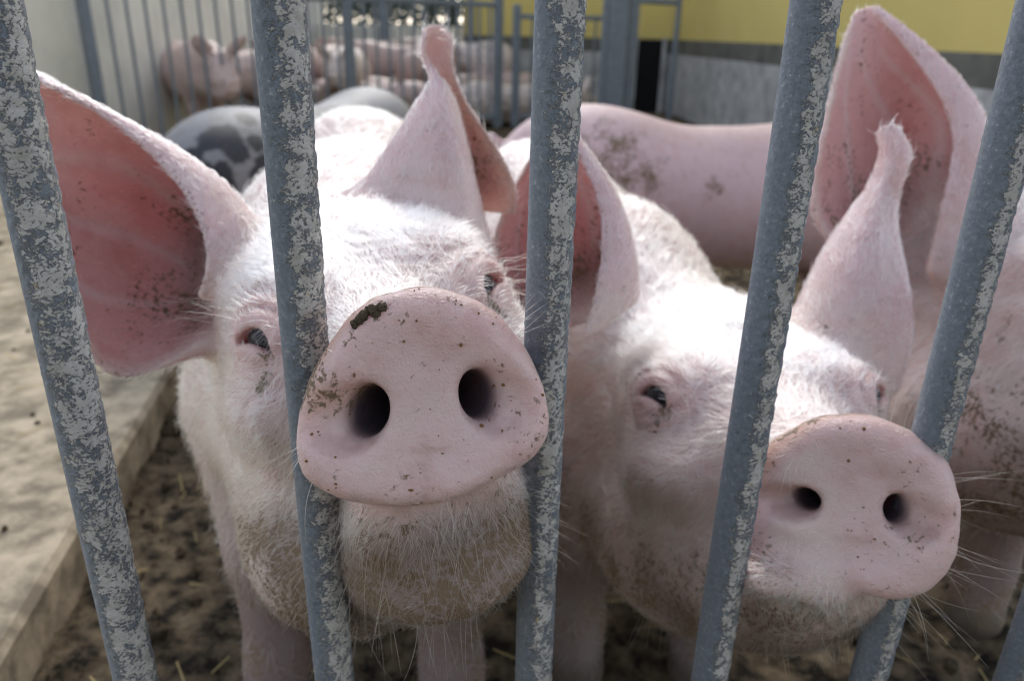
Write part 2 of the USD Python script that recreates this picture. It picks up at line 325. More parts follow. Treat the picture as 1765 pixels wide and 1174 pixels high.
def hair_mat(name, col):
    return usdkit.material(stage, L + name, {'a': ('attribute', {'attribute': 'hcol'}), 'p': ('principled_hair_bsdf', {'model': 'Chiang', 'parametrization': 'Direct coloring', 'color': col or (.8, .8, .8), 'roughness': .35, 'radial_roughness': .5, 'coat': .0, 'offset': .035, 'random_roughness': .2})}, [('a.color', 'p.color')] if col is None else [], surface='p.BSDF')
HAIR = hair_mat('white_bristle', None); WHISK = hair_mat('straw_bristle', (.62, .48, .28)); DARKHAIR = hair_mat('dark_bristle', (.25, .18, .12))
EYEM = usdkit.material(stage, L + 'wet_eye', {'p': ('principled_bsdf', {'base_color': (.010, .009, .012), 'roughness': .22, 'specular_ior_level': .25})}, [], surface='p.BSDF')
def bar_mat():
    """grey galvanised steel with a crust of dried mud where the mesh says (mud)"""
    return usdkit.material(stage, L + 'muddy_steel', {
        'g': ('geometry', {}), 'mp': ('mapping', {'scale': (1., 1., 1.3)}), 'n': ('noise_texture', {'scale': 430., 'detail': 7., 'roughness': .70, 'distortion': .5, 'lacunarity': 2.1}), 'big': ('noise_texture', {'scale': 105., 'detail': 4., 'distortion': .6}),
        'mu': ('attribute', {'attribute': 'mud'}), 's1': ('math', {'math_type': 'multiply_add', 'value2': .27, 'value3': -.508}), 's2': ('math', {'math_type': 'multiply_add', 'value2': .60}), 's3': ('math', {'math_type': 'add'}),
        'k': ('map_range', {'range_type': 'smoothstep', 'from_min': .475, 'from_max': .555, 'clamp': True}),
        'z': ('noise_texture', {'scale': 320., 'detail': 5., 'roughness': .7}), 'zr': ('rgb_ramp', {'ramp': [(.3, (.135, .157, .178)), (.5, (.18, .204, .228)), (.62, (.225, .25, .275)), (.68, (.44, .44, .43))]}),
        'mn': ('noise_texture', {'scale': 70., 'detail': 6., 'roughness': .7}), 'mr': ('rgb_ramp', {'ramp': [(.3, (.38, .36, .31)), (.5, (.52, .50, .455)), (.64, (.58, .56, .51)), (.72, (.44, .34, .17))]}),
        'c': ('mix_color', {}), 'hs': ('math', {'math_type': 'multiply_add', 'value2': .55}), 'b': ('bump', {'strength': 1., 'distance': .0016}),
        'ro': ('map_range', {'to_min': .48, 'to_max': .95}), 'me': ('map_range', {'to_min': .12, 'to_max': 0.}), 'p': ('principled_bsdf', {'specular_ior_level': .4})},
        [('g.position', 'mp.vector'), ('mp.vector', 'n.vector'), ('g.position', 'big.vector'), ('g.position', 'z.vector'), ('g.position', 'mn.vector'),
         ('mu.fac', 's1.value1'), ('big.fac', 's2.value1'), ('s1.value', 's2.value3'), ('n.fac', 's3.value1'), ('s2.value', 's3.value2'), ('s3.value', 'k.value'),
         ('z.fac', 'zr.fac'), ('mn.fac', 'mr.fac'), ('zr.color', 'c.a'), ('mr.color', 'c.b'), ('k.result', 'c.fac'), ('c.result', 'p.base_color'),
         ('n.fac', 'hs.value1'), ('k.result', 'hs.value3'), ('hs.value', 'b.height'), ('b.normal', 'p.normal'), ('k.result', 'ro.value'), ('ro.result', 'p.roughness'), ('k.result', 'me.value'), ('me.result', 'p.metallic')], surface='p.BSDF')
BAR = bar_mat()
STEEL = simple('galvanised_steel', (.17, .195, .22), .5, .4, .2, 18.)
CONC = simple('pale_concrete', (.66, .63, .55), .9, .2, .18, 2.2, .3, .004, 40)
YELLOW = simple('yellow_plaster', (.62, .49, .165), .9, .2, .07, 1.5, .2, .003, 60)
GREY = simple('grey_plaster', (.40, .395, .375), .9, .2, .35, 6.5, .4, .006, 50, sharp=1.3)
STAIN = simple('stained_plaster', (.13, .125, .105), .9, .2, .5, 4., .4, .006, 50)
DARK = simple('painted_hatch_shade', (.012, .012, .012), .9, .1)  # near black, standing for the shade inside a wall opening
WALK = simple('trodden_concrete', (.45, .375, .265), .95, .2, .40, 16., .5, .004, 110, sharp=2.2)
MUCK = simple('dung_and_straw', (.155, .118, .072), .9, .3, .85, 22., 1.0, .02, 70, sharp=2.2)
STRAW = simple('straw', (.50, .39, .17), .7, .3, .3, 60.)
CLOD = simple('dung_clod', (.10, .075, .045), .9, .25, .6, 60., .8, .004, 300)
LEAF = simple('foliage', (.035, .06, .022), .7, .3, .5, 9.)
# ------------------------------------------------------------------ the setting
def grid(x0, x1, y0, y1, h, zf):
    X, Y = np.meshgrid(np.arange(x0, x1 + h / 2, h), np.arange(y0, y1 + h / 2, h), indexing='ij'); Z = zf(X, Y); n, m = X.shape
    v = np.stack([X, Y, Z], -1).reshape(-1, 3); i, j = np.meshgrid(np.arange(n - 1), np.arange(m - 1), indexing='ij')
    q = np.stack([i * m + j, (i + 1) * m + j, (i + 1) * m + j + 1, i * m + j + 1], -1).reshape(-1, 4)
    return trimesh.Trimesh(v, np.vstack([q[:, [0, 1, 2]], q[:, [0, 2, 3]]]), process=False)
KH = .10
ka, kb = at(0, 1130, 1.02), at(300, 625, 1.72)
def floor_hit(px, py, z):
    d = at(px, py, 1.0) - EYE; return EYE + d * (z - EYE[2]) / d[2]
ka, kb = floor_hit(0, 1130, KH), floor_hit(300, 625, KH); kd = (kb - ka) / np.linalg.norm(kb - ka); kn = np.array([-kd[1], kd[0], 0])   # kn points left
def fz(X, Y):
    p = np.stack([X, Y, 0 * X], -1); a = meshkit.fbm(p * 9, 4, 3); b = meshkit.fbm(p * 38, 3, 8)
    return .030 * np.clip(a - .42, 0, 1) * 2 + .014 * (b - .5) - .004
obj('ground', trimesh.util.concatenate([box((0, 20, -.56), (160, 160, 1.0))]), MUCK, kind='structure')
obj('pen_floor', grid(-2.6, 1.9, .0, 4.2, .0125, fz), MUCK, smooth=True, kind='structure', label='dung covered floor of the pen')
def walk(X, Y): return KH + .0006 * (meshkit.fbm(np.stack([X, Y, 0 * X], -1) * 14, 4, 5) - .5) + .0008 * np.clip(meshkit.fbm(np.stack([X, Y, 0 * X], -1) * 7, 3, 9) - .55, 0, 1)
s0, s1 = -1.2, 4.2
g = grid(0, 1.0, 0, 1.0, 1 / 230., lambda X, Y: 0 * X); uv = g.vertices[:, :2].copy()
P = ka + kd * (s0 + (s1 - s0) * uv[:, :1]) + kn * (2.4 * uv[:, 1:2]); P[:, 2] = walk(P[:, 0], P[:, 1]); P[uv[:, 1] < .001, 2] -= .012
g.vertices = P; g.invert() if g.face_normals[:, 2].mean() < 0 else None
side = P[uv[:, 1] < .001]; side = side[np.argsort((side - ka) @ kd)]; lo = side.copy(); lo[:, 2] = -.05
n = len(side); sv = np.vstack([side, lo]); i = np.arange(n - 1); sf = np.vstack([np.stack([i, i + n, i + n + 1], 1), np.stack([i, i + n + 1, i + 1], 1)])
obj('walkway', trimesh.util.concatenate([g, trimesh.Trimesh(sv, sf, process=False)]), WALK, smooth=40, kind='structure')

# left concrete wall
w = thing('concrete_wall', 'long pale grey concrete wall along the left side of the yard', 'wall')
for k in range(4): obj('wall_panel', box((-2.92 + .004 * (k % 2), 2.1 + 2.5 * k + 1.25, 1.0), (.16, 2.49, 2.9), bev=.008), CONC, w)
# yellow building on the right: two wings meeting in a corner
bz = .80
b = thing('yellow_building', 'yellow plastered farm building with a stained grey base', 'building')
def wing(p0, p1, th):
    p0, p1 = np.array(p0), np.array(p1); d = p1 - p0; l = np.linalg.norm(d); a = math.atan2(d[1], d[0]); c = (p0 + p1) / 2; nn = np.array([-d[1], d[0]]) / l * th / 2
    cc = c + nn
    obj('wall', box((*cc, 2.3), (l, th, 2 * (2.3 - bz - .0)), a), YELLOW, b)
    obj('base_band', box((*(cc - nn * .05), bz - .081), (l - .01, th, .16), a), STAIN, b, label='dark stained band of the base')
    obj('base', box((*(cc - nn * .09), (bz - .162) / 2 - .02), (l - .012, th, bz - .162 + .04), a), GREY, b)
bn = thing('added_shade_shelter', 'added unseen shelter behind the camera that holds back light from the front', 'added_shade_shelter')  # unseen structure added to dim the low surfaces facing the camera
obj('roof', box((0, -6.2, 2.55), (16, 6.2, .12)), CONC, bn); obj('back_wall', box((0, -8.9, 1.24), (16, .2, 2.48)), GREY, bn)
for xx in (-6, -2, 2, 6): obj('post', box((xx, -3.4, 1.244), (.16, .16, 2.48), 0, .01), STEEL, bn)
wing((1.86, 10.05), (2.36, 2.4), .3); wing((-.7, 10.4), (2.4, 10.06), .3)
fr = at(1121, 130, 9.35); dy = 10.1 + (1.84 - fr[0]) * .118
obj('hatch_shade', box((fr[0], dy - .045, .36), (.29, .05, .86), -.117), DARK, b, label='near black panel painted as the shade inside an opening')  # closed panel on the wall, its colour paints the shade of an opening
for sx in (-.17, .17): obj('hatch_frame', box((fr[0] + sx, dy - .05 - sx * .118, .37), (.05, .08, .90), -.117, .006), GREY, b)
pp = at(1166, 60, 8.0)
t = thing('drain_pipe', 'thin grey pipe running down the corner of the yellow building with a short crosspiece', 'pipe', loc=(pp[0], pp[1], 0))
obj('pipe', tube_mesh([(0, 0, 0), (0, 0, 1.0), (0, 0, 3.0)], .028), STEEL, t); obj('crosspiece', tube_mesh([(0, 0, 1.16), (-.2, 0, 1.165), (-.42, 0, 1.17)], .03), STEEL, t)
pp = at(1060, 120, 6.4)
t = thing('steel_post', 'broad blue grey steel post standing behind the pink pig', 'post', loc=(pp[0], pp[1], 0))
obj('upright', box((0, 0, 1.2), (.16, .14, 2.4), 0, .012), STEEL, t); obj('side_plate', box((.125, .02, 1.18), (.085, .06, 2.36), 0, .005), STEEL, t)
obj('flange', box((-.11, -.03, 1.2), (.045, .05, 2.4), 0, .005), STEEL, t)
# fences of the far pens
def far_fence(name, p0, p1, zt, zb, sp, label, posts, r=.0115):
    p0, p1 = np.array(p0, float), np.array(p1, float); l = np.linalg.norm(p1 - p0); d = (p1 - p0) / l; a = math.atan2(d[1], d[0]); c = (p0 + p1) / 2
    t = thing(name, label, 'fence')
    for z in (zt, zb): obj('rail', box((*c, z), (l, .04, .045), a, .006), STEEL, t)
    for k in range(int(l / sp)):
        q = p0 + d * (sp * (k + .5)); obj('bar', trimesh.creation.cylinder(r, segment=[(*q, zb + .02), (*q, zt - .02)], sections=8), STEEL, t, smooth=40)
    for s in posts:
        q = p0 + d * s * l; obj('post', box((*q, (zt + .1) / 2), (.07, .075, zt + .1), a, .008), STEEL, t)
far_fence('pen_fence', (-2.80, 5.3), (-.16, 7.6), 1.07, .10, .118, 'grey steel bar fence of the far pen, in front of the standing pigs', (.01, .55, .99))
far_fence('pen_fence', (-.05, 7.62), (.95, 7.75), .98, .10, .118, 'short grey steel bar fence with a low rail, left of the broad steel post', (.03, .97))
far_fence('pen_fence', (-2.75, 10.0), (-.55, 10.25), 1.16, .30, .085, 'farthest grey bar fence behind the far pigs', (.02, .5, .98))
t = thing('back_wall', 'low light grey wall behind the farthest fence', 'wall'); obj('wall', box((-2.0, 11.6, .42), (4.4, .2, .95), 0, .01), CONC, t)
rng = np.random.default_rng(4)
t = thing('bush', 'dark green bushes growing beyond the low grey wall', 'bush')
n = 9000; c = rng.normal(0, 1, (n, 3)); c /= np.linalg.norm(c, axis=1, keepdims=True); c *= (rng.random((n, 1)) ** .4)
cen = np.array([-2.2, 13.4, 1.5]) + c * [2.6, .9, 1.3] * (.8 + .4 * meshkit.noise(c * 2.3, 2))[:, None]
a = rng.normal(0, 1, (n, 3)); a /= np.linalg.norm(a, axis=1, keepdims=True); b2 = np.cross(a, rng.normal(0, 1, (n, 3))); b2 /= np.linalg.norm(b2, axis=1, keepdims=True)
v = np.stack([cen - a * .06, cen + b2 * .03, cen + a * .06, cen - b2 * .03], 1).reshape(-1, 3); k = np.arange(n) * 4
obj('crown', trimesh.Trimesh(v, np.vstack([np.stack([k, k + 1, k + 2], 1), np.stack([k, k + 2, k + 3], 1)]), process=False), LEAF, t, smooth=False)
for x in (-3.4, -2.2, -1.1): obj('trunk', tube_mesh([(x, 13.4, 0), (x + .05, 13.42, .7), (x + .02, 13.4, 1.5)], [.07, .05, .03], 8), CLOD, t)

# ------------------------------------------------------------------ the bars in front
gate = thing('barred_gate', 'grey steel bars crusted with pale dried mud, in front of the pigs', 'gate')
BARS = [((-13, 0), (232, 1174)), ((479, 0), (577, 1174)), ((962, 0), (921, 1174)), ((1402, 0), (1224, 1174)), ((1797, 0), (1495, 1174)), ((2150, 0), (1744, 1174))]
TH, S, X0, Y0 = .1322, .1405, -.2586, .4065
RB = .01345
def on_plane(px, py):
    d = at(px, py, 1.0) - EYE; n = np.array([-math.sin(TH), math.cos(TH), 0]); return EYE + d * ((np.array([X0, Y0, 0]) - EYE) @ n) / (d @ n)
ends = []
for i, (a, b_) in enumerate(BARS):
    A, Bq = on_plane(*a), on_plane(*b_); d = (A - Bq) / (A - Bq)[2]
    top, bot = A + d * (1.12 - A[2]), A + d * (.06 - A[2]); ends.append((bot, top)); nz, nt = 560, 72
    z = np.linspace(0, 1, nz); C = bot + z[:, None] * (top - bot); C[:, 0] += .0012 * np.sin(z * 7 + i) ; ax = (top - bot) / np.linalg.norm(top - bot)
    e1 = np.cross(ax, [0, 1, 0]); e1 /= np.linalg.norm(e1); e2 = np.cross(ax, e1); th = np.arange(nt) * 2 * np.pi / nt
    Rr = RB; D = np.cos(th)[None, :, None] * e1 + np.sin(th)[None, :, None] * e2; Pv = C[:, None] + Rr * D
    # how muddy each side is: the crust sits on the right two thirds of the face seen here
    tv = EYE - C; tv -= ax * (tv @ ax)[:, None]; tv /= np.linalg.norm(tv, axis=1, keepdims=True); rv = np.cross(ax, tv)
    s = (D * rv[:, None]).sum(-1); fc = (D * tv[:, None]).sum(-1)
    lo, hi = [(-1.0, -.5), (-.7, .0), (-.5, .1), (-.2, .35), (-.05, .45), (-.05, .5)][i]
    mud = np.clip((s - lo) / (hi - lo), 0, 1) * np.clip((fc + .5) / .3, 0, 1); mud = mud * (1 - .35 * np.clip((s - .80) / .15, 0, 1))
    nn = meshkit.fbm(Pv * [160, 160, 190], 4, 11 + i); Pv = Pv + D * (np.clip(nn + .45 * mud - .68, 0, .2) * .0042)[..., None]
    ii, jj = np.meshgrid(np.arange(nz - 1), np.arange(nt), indexing='ij'); j2 = (jj + 1) % nt
    q = np.stack([ii * nt + jj, ii * nt + j2, (ii + 1) * nt + j2, (ii + 1) * nt + jj], -1).reshape(-1, 4)
    m = trimesh.Trimesh(Pv.reshape(-1, 3), np.vstack([q[:, [0, 1, 2]], q[:, [0, 2, 3]]]), process=False)
    if m.volume < 0: m.invert()
    obj('bar', m, BAR, gate, smooth=True, prim={'mud': mud.ravel()})
for z, k in ((1.12, 1), (.06, 0)):
    a, b_ = ends[0][k], ends[-1][k]; d = (b_ - a) / np.linalg.norm(b_ - a); obj('rail', tube_mesh([a - d * .5, (a + b_) / 2, b_ + d * .5], .021, 24), STEEL, gate, smooth=40)
# ------------------------------------------------------------------ the pigs in front
def ear_mirror(rows): return rows
e1L = Ear([
    [(352, 505, .600), (432, 395, .630), (405, 445, .705), (372, 520, .715), (345, 592, .655)],
    [(330, 345, .598), (337, 287, .630), (295, 400, .700), (290, 520, .690), (322, 606, .640)],
    [(215, 224, .596), (207, 207, .606), (190, 350, .665), (200, 505, .655), (215, 645, .620)],
    [(105, 158, .578), (98, 147, .588), (95, 290, .625), (105, 420, .615), (140, 580, .600)],
    [(28, 112, .575), (24, 110, .578), (22, 190, .590), (30, 280, .590), (50, 400, .585)]], d0=(.385, .435), k=1.15)
e1R = Ear([
    [(842, 430, .66), (780, 400, .635), (604, 370, .66), (700, 340, .74), (882, 362, .72)],
    [(800, 235, .655), (760, 225, .635), (692, 234, .66), (752, 225, .700), (858, 264, .69)],
    [(772, 150, .655), (755, 150, .645), (741, 150, .66), (760, 142, .675), (797, 165, .672)],
    [(738, 110, .655), (737, 112, .658), (745, 120, .668), (768, 105, .668), (778, 95, .660)],
    [(735, 60, .652), (732, 52, .658), (750, 45, .664), (770, 52, .66), (776, 66, .655)]], d0=(.385, .435), k=1.15)
e2L = Ear([
    [(1012, 575, .640), (1090, 500, .680), (1035, 520, .740), (965, 560, .735), (980, 607, .690)],
    [(1040, 440, .640), (1080, 412, .670), (985, 420, .730), (893, 470, .718), (852, 480, .690)],
    [(1030, 335, .645), (1050, 322, .660), (965, 320, .700), (903, 345, .700), (868, 365, .690)],
    [(993, 258, .655), (1003, 248, .660), (962, 252, .685), (930, 268, .685), (908, 285, .680)],
    [(970, 218, .668), (972, 214, .670), (965, 213, .674), (958, 216, .676), (950, 222, .675)]], d0=(.452, .55), k=1.2)
e2R = Ear([
    [(1365, 560, .745), (1400, 560, .69), (1455, 610, .665), (1520, 665, .675), (1560, 600, .70)],
    [(1430, 415, .735), (1455, 420, .695), (1492, 445, .670), (1545, 480, .680), (1562, 500, .70)],
    [(1488, 335, .720), (1495, 340, .700), (1510, 355, .682), (1532, 372, .690), (1545, 385, .70)],
    [(1515, 275, .705), (1522, 285, .692), (1534, 292, .684), (1550, 298, .688), (1560, 300, .695)],
    [(1512, 230, .692), (1522, 220, .688), (1540, 217, .685), (1558, 235, .687), (1567, 262, .691)]], d0=(.452, .55), k=1.2)
e3 = Ear([
    [(1612, 460, .865), (1705, 470, .905), (1630, 410, .975), (1550, 440, .965), (1568, 510, .915)],
    [(1642, 305, .850), (1697, 265, .875), (1572, 290, .945), (1472, 335, .925), (1418, 395, .885)],
    [(1640, 195, .850), (1660, 155, .865), (1560, 200, .920), (1462, 230, .905), (1407, 290, .875)],
    [(1570, 84, .860), (1582, 72, .866), (1522, 108, .890), (1468, 130, .885), (1440, 140, .872)],
    [(1512, 20, .868), (1512, 14, .872), (1492, 18, .876), (1478, 24, .876), (1470, 38, .874)]], (.010, .0048), .0034, k=1.11)
h1 = Head(at(735, 700, .435), fit_frame(.27, -.06, .245), 1.20, DISC_A, .1195, (0, .245, -.15),
          [(-.0290, -.003, .0108, .0140, -.35, .018), (.0265, .005, .0100, .0135, .30, .015)], (e1L, e1R), eye=(.056, .176, .020), eye_open=.0050)
h2 = Head(at(1468, 872, .548), fit_frame(.0, .0, .0), 1.20, DISC_B, .1133, (0, .10, -.36),
          [(-.0265, -.001, .0092, .0074, -.15, .014), (.0265, .0015, .0080, .0098, .2, .014)], (e2L, e2R), eye_open=.0055)
h1.wrinkles = [(e1R.G[0, 30], .105, .035, .0011), (e1L.G[0, 30], .06, .025, .0010)]; h2.wrinkles = [(e2R.G[0, 20], .09, .03, .0006)]
h2.lips = [((-.036, .012, -.046), (.026, .016, .012), .012), ((-.012, .010, -.0535), (.016, .012, .009), .012)]; h1.lips = [((.0, .100, -.106), (.052, .075, .032), .04), ((-.055, .20, -.12), (.055, .075, .05), .06)]
h3 = Head((.720, .675, .680), fit_frame(.20, .40, -.30), 1.12, DISC_B, .11, (0, 0, 0), [(-.026, 0, .007, .006, 0, .013), (.026, 0, .007, .006, 0, .013)], (e3,))
b1 = body_sdf([('cone', at(640, 660, .80), at(570, 650, .98), .115, .165), ('ell', (-.235, 1.05, .50), (.170, .27, .205)), ('ell', (-.30, 1.35, .455), (.185, .36, .215)), ('ell', (-.345, 1.72, .50), (.168, .26, .19))]
    + legs((-.325, .88, .40), (-.305, .82, .235), (-.295, .775, .09), (-.295, .74, .02), (.085, .052, .036, .042)) + legs((-.10, .84, .40), (-.08, .80, .235), (-.068, .765, .09), (-.068, .73, .02), (.08, .050, .036, .042))
    + legs((-.46, 1.80, .42), (-.47, 1.86, .26), (-.47, 1.90, .10), (-.47, 1.86, .02), (.12, .05, .034, .04)) + legs((-.23, 1.80, .42), (-.22, 1.86, .26), (-.22, 1.90, .10), (-.22, 1.86, .02), (.12, .05, .034, .04)))
b2 = body_sdf([('cone', at(1270, 770, .92), at(1170, 740, 1.10), .105, .140), ('ell', (.145, 1.12, .44), (.160, .25, .185)), ('ell', (.09, 1.40, .43), (.165, .30, .195)), ('ell', (.04, 1.68, .46), (.150, .22, .175))]
    + legs((.09, .95, .34), (.10, .90, .20), (.10, .87, .08), (.10, .84, .02), (.075, .048, .034, .04)) + legs((.26, .95, .34), (.27, .90, .20), (.27, .87, .08), (.27, .84, .02), (.075, .048, .034, .04))
    + legs((-.05, 1.70, .38), (-.05, 1.75, .24), (-.05, 1.78, .09), (-.05, 1.74, .02), (.11, .05, .034, .04)) + legs((.13, 1.72, .38), (.14, 1.77, .24), (.14, 1.80, .09), (.14, 1.76, .02), (.11, .05, .034, .04)))
q3 = h3.w([(0, .30, .0), (0, .46, -.03)]); fwd3 = (q3[1] - q3[0]) / np.linalg.norm(q3[1] - q3[0]); bx = np.array([fwd3[0], fwd3[1], 0]); bx = np.array([.58, .81, 0]); by = np.array([-bx[1], bx[0], 0])
c3 = q3[1] + bx * .16; c3[2] = .50
b3 = body_sdf([('cone', q3[0], c3 - bx * .05, .125, .185), ('ell', c3 + bx * .05, (.22, .22, .225)), ('ell', c3 + bx * .35 - [0, 0, .03], (.25, .25, .22)), ('ell', c3 + bx * .65, (.22, .22, .2))]
    + [x for s in (-.11, .11) for x in legs(c3 + by * s - bx * .03 - [0, 0, .12], c3 + by * s - bx * .08 - [0, 0, .27], c3 * [1, 1, 0] + by * s - bx * .10 + [0, 0, .09], c3 * [1, 1, 0] + by * s - bx * .13 + [0, 0, .02], (.09, .052, .036, .043))]
    + [x for s in (-.12, .12) for x in legs(c3 + by * s + bx * .72 - [0, 0, .10], c3 + by * s + bx * .80 - [0, 0, .26], c3 * [1, 1, 0] + by * s + bx * .84 + [0, 0, .09], c3 * [1, 1, 0] + by * s + bx * .80 + [0, 0, .02], (.12, .052, .036, .043))])
REDIN, PALE, SNOUT = np.array([.60, .315, .295]), np.array([.61, .46, .405]), np.array([.60, .42, .385])
def hero(name, label, head, body, axes, seed, n_fur, jaw_dirt_shade, kneck=.10, group=None, whisk=(), rump_dir=(0, 1, 0)):
    f = lambda P: smin(head.sdf(P), body(P), kneck)
    V, T = mesh_sdf(f, axes); N = normals(V, T); q = head.q(V.astype(np.float32))
    # vertex masks
    x = thing(name, label, 'pig', group)
    inhead = np.clip((.40 - q[:, 1]) / .08, 0, 1) * (np.abs(q[:, 0]) < .3)
    dd = head.disc_sdf(q); disc = np.clip((.003 - dd) / .003, 0, 1) * (q[:, 1] < .04)
    front = disc * np.clip((.014 - q[:, 1]) / .01, 0, 1)
    tint = np.repeat(PALE[None], len(V), 0); dirt = np.full(len(V), .10)
    big = meshkit.fbm(V * 9, 3, seed); tint *= (.93 + .16 * big)[:, None] * (1 + (meshkit.fbm(V * 22, 3, seed + 1) - .5)[:, None] * np.array([.0, -.22, -.16]))
    tint += (SNOUT - tint) * (disc * .9)[:, None]
    rim = disc * np.clip((q[:, 1] - .002) / .008, 0, 1) * np.clip(q[:, 2] / .02, 0, 1); tint += (np.array([.50, .27, .16]) - tint) * (rim * .55)[:, None]
    dirt += .05 * disc + .45 * rim
    nosemask = np.zeros(len(V))
    for (nx, nz, w, h, tilt, out_) in head.nos or ():
        pq = q @ head.D; m = np.clip((pq[:, 1] - .004) / .014, 0, 1) * (np.hypot(pq[:, 0] - nx, pq[:, 2] - nz) < max(w, h) * 2.2) * ((dd < -.0012) | (pq[:, 1] > .012)) * (q[:, 1] < .07)
        tint += (np.array([.15, .115, .13]) - tint) * (m * .95)[:, None]; nosemask = np.maximum(nosemask, (np.hypot(pq[:, 0] - nx, pq[:, 2] - nz) < max(w, h) * 2.2) * (q[:, 1] < .07) * 1.)
    hair = np.full(len(V), 1.0); length = np.full(len(V), .0150); thin = np.zeros(len(V))
    flow = np.stack([.25 * np.sign(q[:, 0]) * np.clip(np.abs(q[:, 0]) / .05, 0, 1), np.ones(len(V)), -.55 * np.clip((.07 - q[:, 2]) / .1, -.6, 1.2)], 1) @ head.R.T
    bodym = 1 - inhead; flow = flow * inhead[:, None] + bodym[:, None] * (np.asarray(rump_dir, float) + [0, 0, -.6] + np.stack([0 * big, 0 * big, -.4 * np.clip((.5 - V[:, 2]) / .2, 0, 1)], 1)); length = length * inhead + .022 * bodym
    hair *= 1 - .99 * np.clip(1.4 - np.maximum(dd, 0) / .006, 0, 1) * (q[:, 1] < .03); length *= 1 - .72 * disc; hair *= 1 - nosemask; hair *= 1 - .55 * bodym
    # dirty jaw, chin and legs, with shade under snout and low down painted in
    jaw = np.clip((-.048 - q[:, 2]) / .035, 0, 1) * inhead * (1 - disc); tint += (np.array([.24, .18, .15]) - tint) * np.clip(jaw * jaw_dirt_shade * (.30 + 1.9 * np.clip((big - .38) / .28, 0, 1)) * .85, 0, 1)[:, None]; dirt += .60 * jaw_dirt_shade * jaw + .35 * np.clip((.35 - V[:, 2]) / .25, 0, 1)
    fore = np.clip((q[:, 2] - .055) / .03, 0, 1) * inhead; hair *= 1 + 1.0 * fore; length *= 1 + .35 * fore
    low = np.clip((.42 - V[:, 2]) / .25, 0, 1); tint += (np.array([.21, .15, .13]) - tint) * low[:, None]  # legs darkened towards the ground, dim light put into the tint
    hoof = np.clip((.055 - V[:, 2]) / .015, 0, 1); tint += (np.array([.10, .08, .06]) - tint) * hoof[:, None]; hair *= (1 - hoof) * (1 - .93 * low); hair *= 1 - .72 * jaw; length *= 1 - .3 * jaw; dirt += .15 * np.clip((.01 - q[:, 2]) / .05, 0, 1) * inhead * (1 - disc)
    for e in head.ears:
        m = ((V > e.lo + .02) & (V < e.hi - .02)).all(1); idx = np.nonzero(m)[0]; i, dn, d = e.near(V[idx].astype(np.float32)); ok = d < .022; idx, i, dn = idx[ok], i[ok], dn[ok]; soft = np.clip((.022 - d[ok]) / .016, 0, 1)
        inner = (dn * e.inner > 0); u, v = e.u[i], e.v[i]; k = np.clip(u * 5, 0, 1)
        red = inner * np.clip(u * 8, 0, 1) * np.clip((v - .03) / .10, 0, 1) * np.clip((1.0 - v) / .05, 0, 1) * soft; vein = np.exp(-((np.abs((v * 5.0 + .35 * np.sin(u * 5)) % 1 - .5)) / .10) ** 2) * (u > .15)
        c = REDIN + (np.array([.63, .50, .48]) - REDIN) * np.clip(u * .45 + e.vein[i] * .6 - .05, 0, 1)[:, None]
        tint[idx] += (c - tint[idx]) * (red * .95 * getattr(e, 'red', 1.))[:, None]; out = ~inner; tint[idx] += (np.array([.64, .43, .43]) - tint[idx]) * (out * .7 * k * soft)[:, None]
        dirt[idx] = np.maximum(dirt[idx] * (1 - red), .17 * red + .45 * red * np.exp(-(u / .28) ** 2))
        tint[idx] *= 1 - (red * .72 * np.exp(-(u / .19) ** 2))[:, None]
        edge = np.clip(1 - np.minimum(np.minimum(v, 1 - v) / .035, (1 - u) / .035), 0, 1)
        thin[idx] = np.maximum(thin[idx], soft * np.clip(u * 5, 0, 1)); hair[idx] = np.where(inner, .05 + .5 * np.exp(-(u / .12) ** 2), .8) * (1 - edge * .3) + .4 * edge; length[idx] = .008 + .002 * edge
        flow[idx] = e.du[i] * .8 + N[idx] * .5 * edge[:, None]
    for (E, n, t, u) in head.frames:
        r = np.linalg.norm(q - E, axis=1); near = np.exp(-(r / .034) ** 2); tint += (np.array([.52, .31, .29]) - tint) * (.75 * near)[:, None]; hair *= 1 - .85 * np.exp(-(r / .028) ** 2); length *= 1 - .4 * np.exp(-(r / .03) ** 2)
        a, b = (q - E) @ t, (q - E) @ u; tear = np.exp(-((a - .014) / .006) ** 2) * np.clip(-b / .008, 0, 1) * np.exp(-(b / .035) ** 2) * (r < .06); dirt += .6 * tear
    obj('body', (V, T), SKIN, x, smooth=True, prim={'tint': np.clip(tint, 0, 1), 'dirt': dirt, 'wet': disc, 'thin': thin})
    for k, (E, n, t, u) in enumerate(head.frames):
        s = trimesh.creation.icosphere(4, .0175 * head.s); s.apply_translation(head.w(E - n * .0095)); obj('eye', s, EYEM, x, smooth=True)
    soil_shade = np.clip(jaw * jaw_dirt_shade * (.25 + 1.6 * np.clip((big - .32) / .3, 0, 1)) + .7 * low, 0, 1); hcol = np.array([.86, .815, .70]) + (np.array([.40, .33, .27]) - np.array([.86, .815, .70])) * soil_shade[:, None]  # hair darkened for dirt and for the painted shade low down
    SURF[x.GetName()] = (V, N, disc, q)
    fur(x, V, T, N, hair, length, flow, n_fur, seed, hcol)
    whiskers(x, V, N, whisk, seed)
    return x
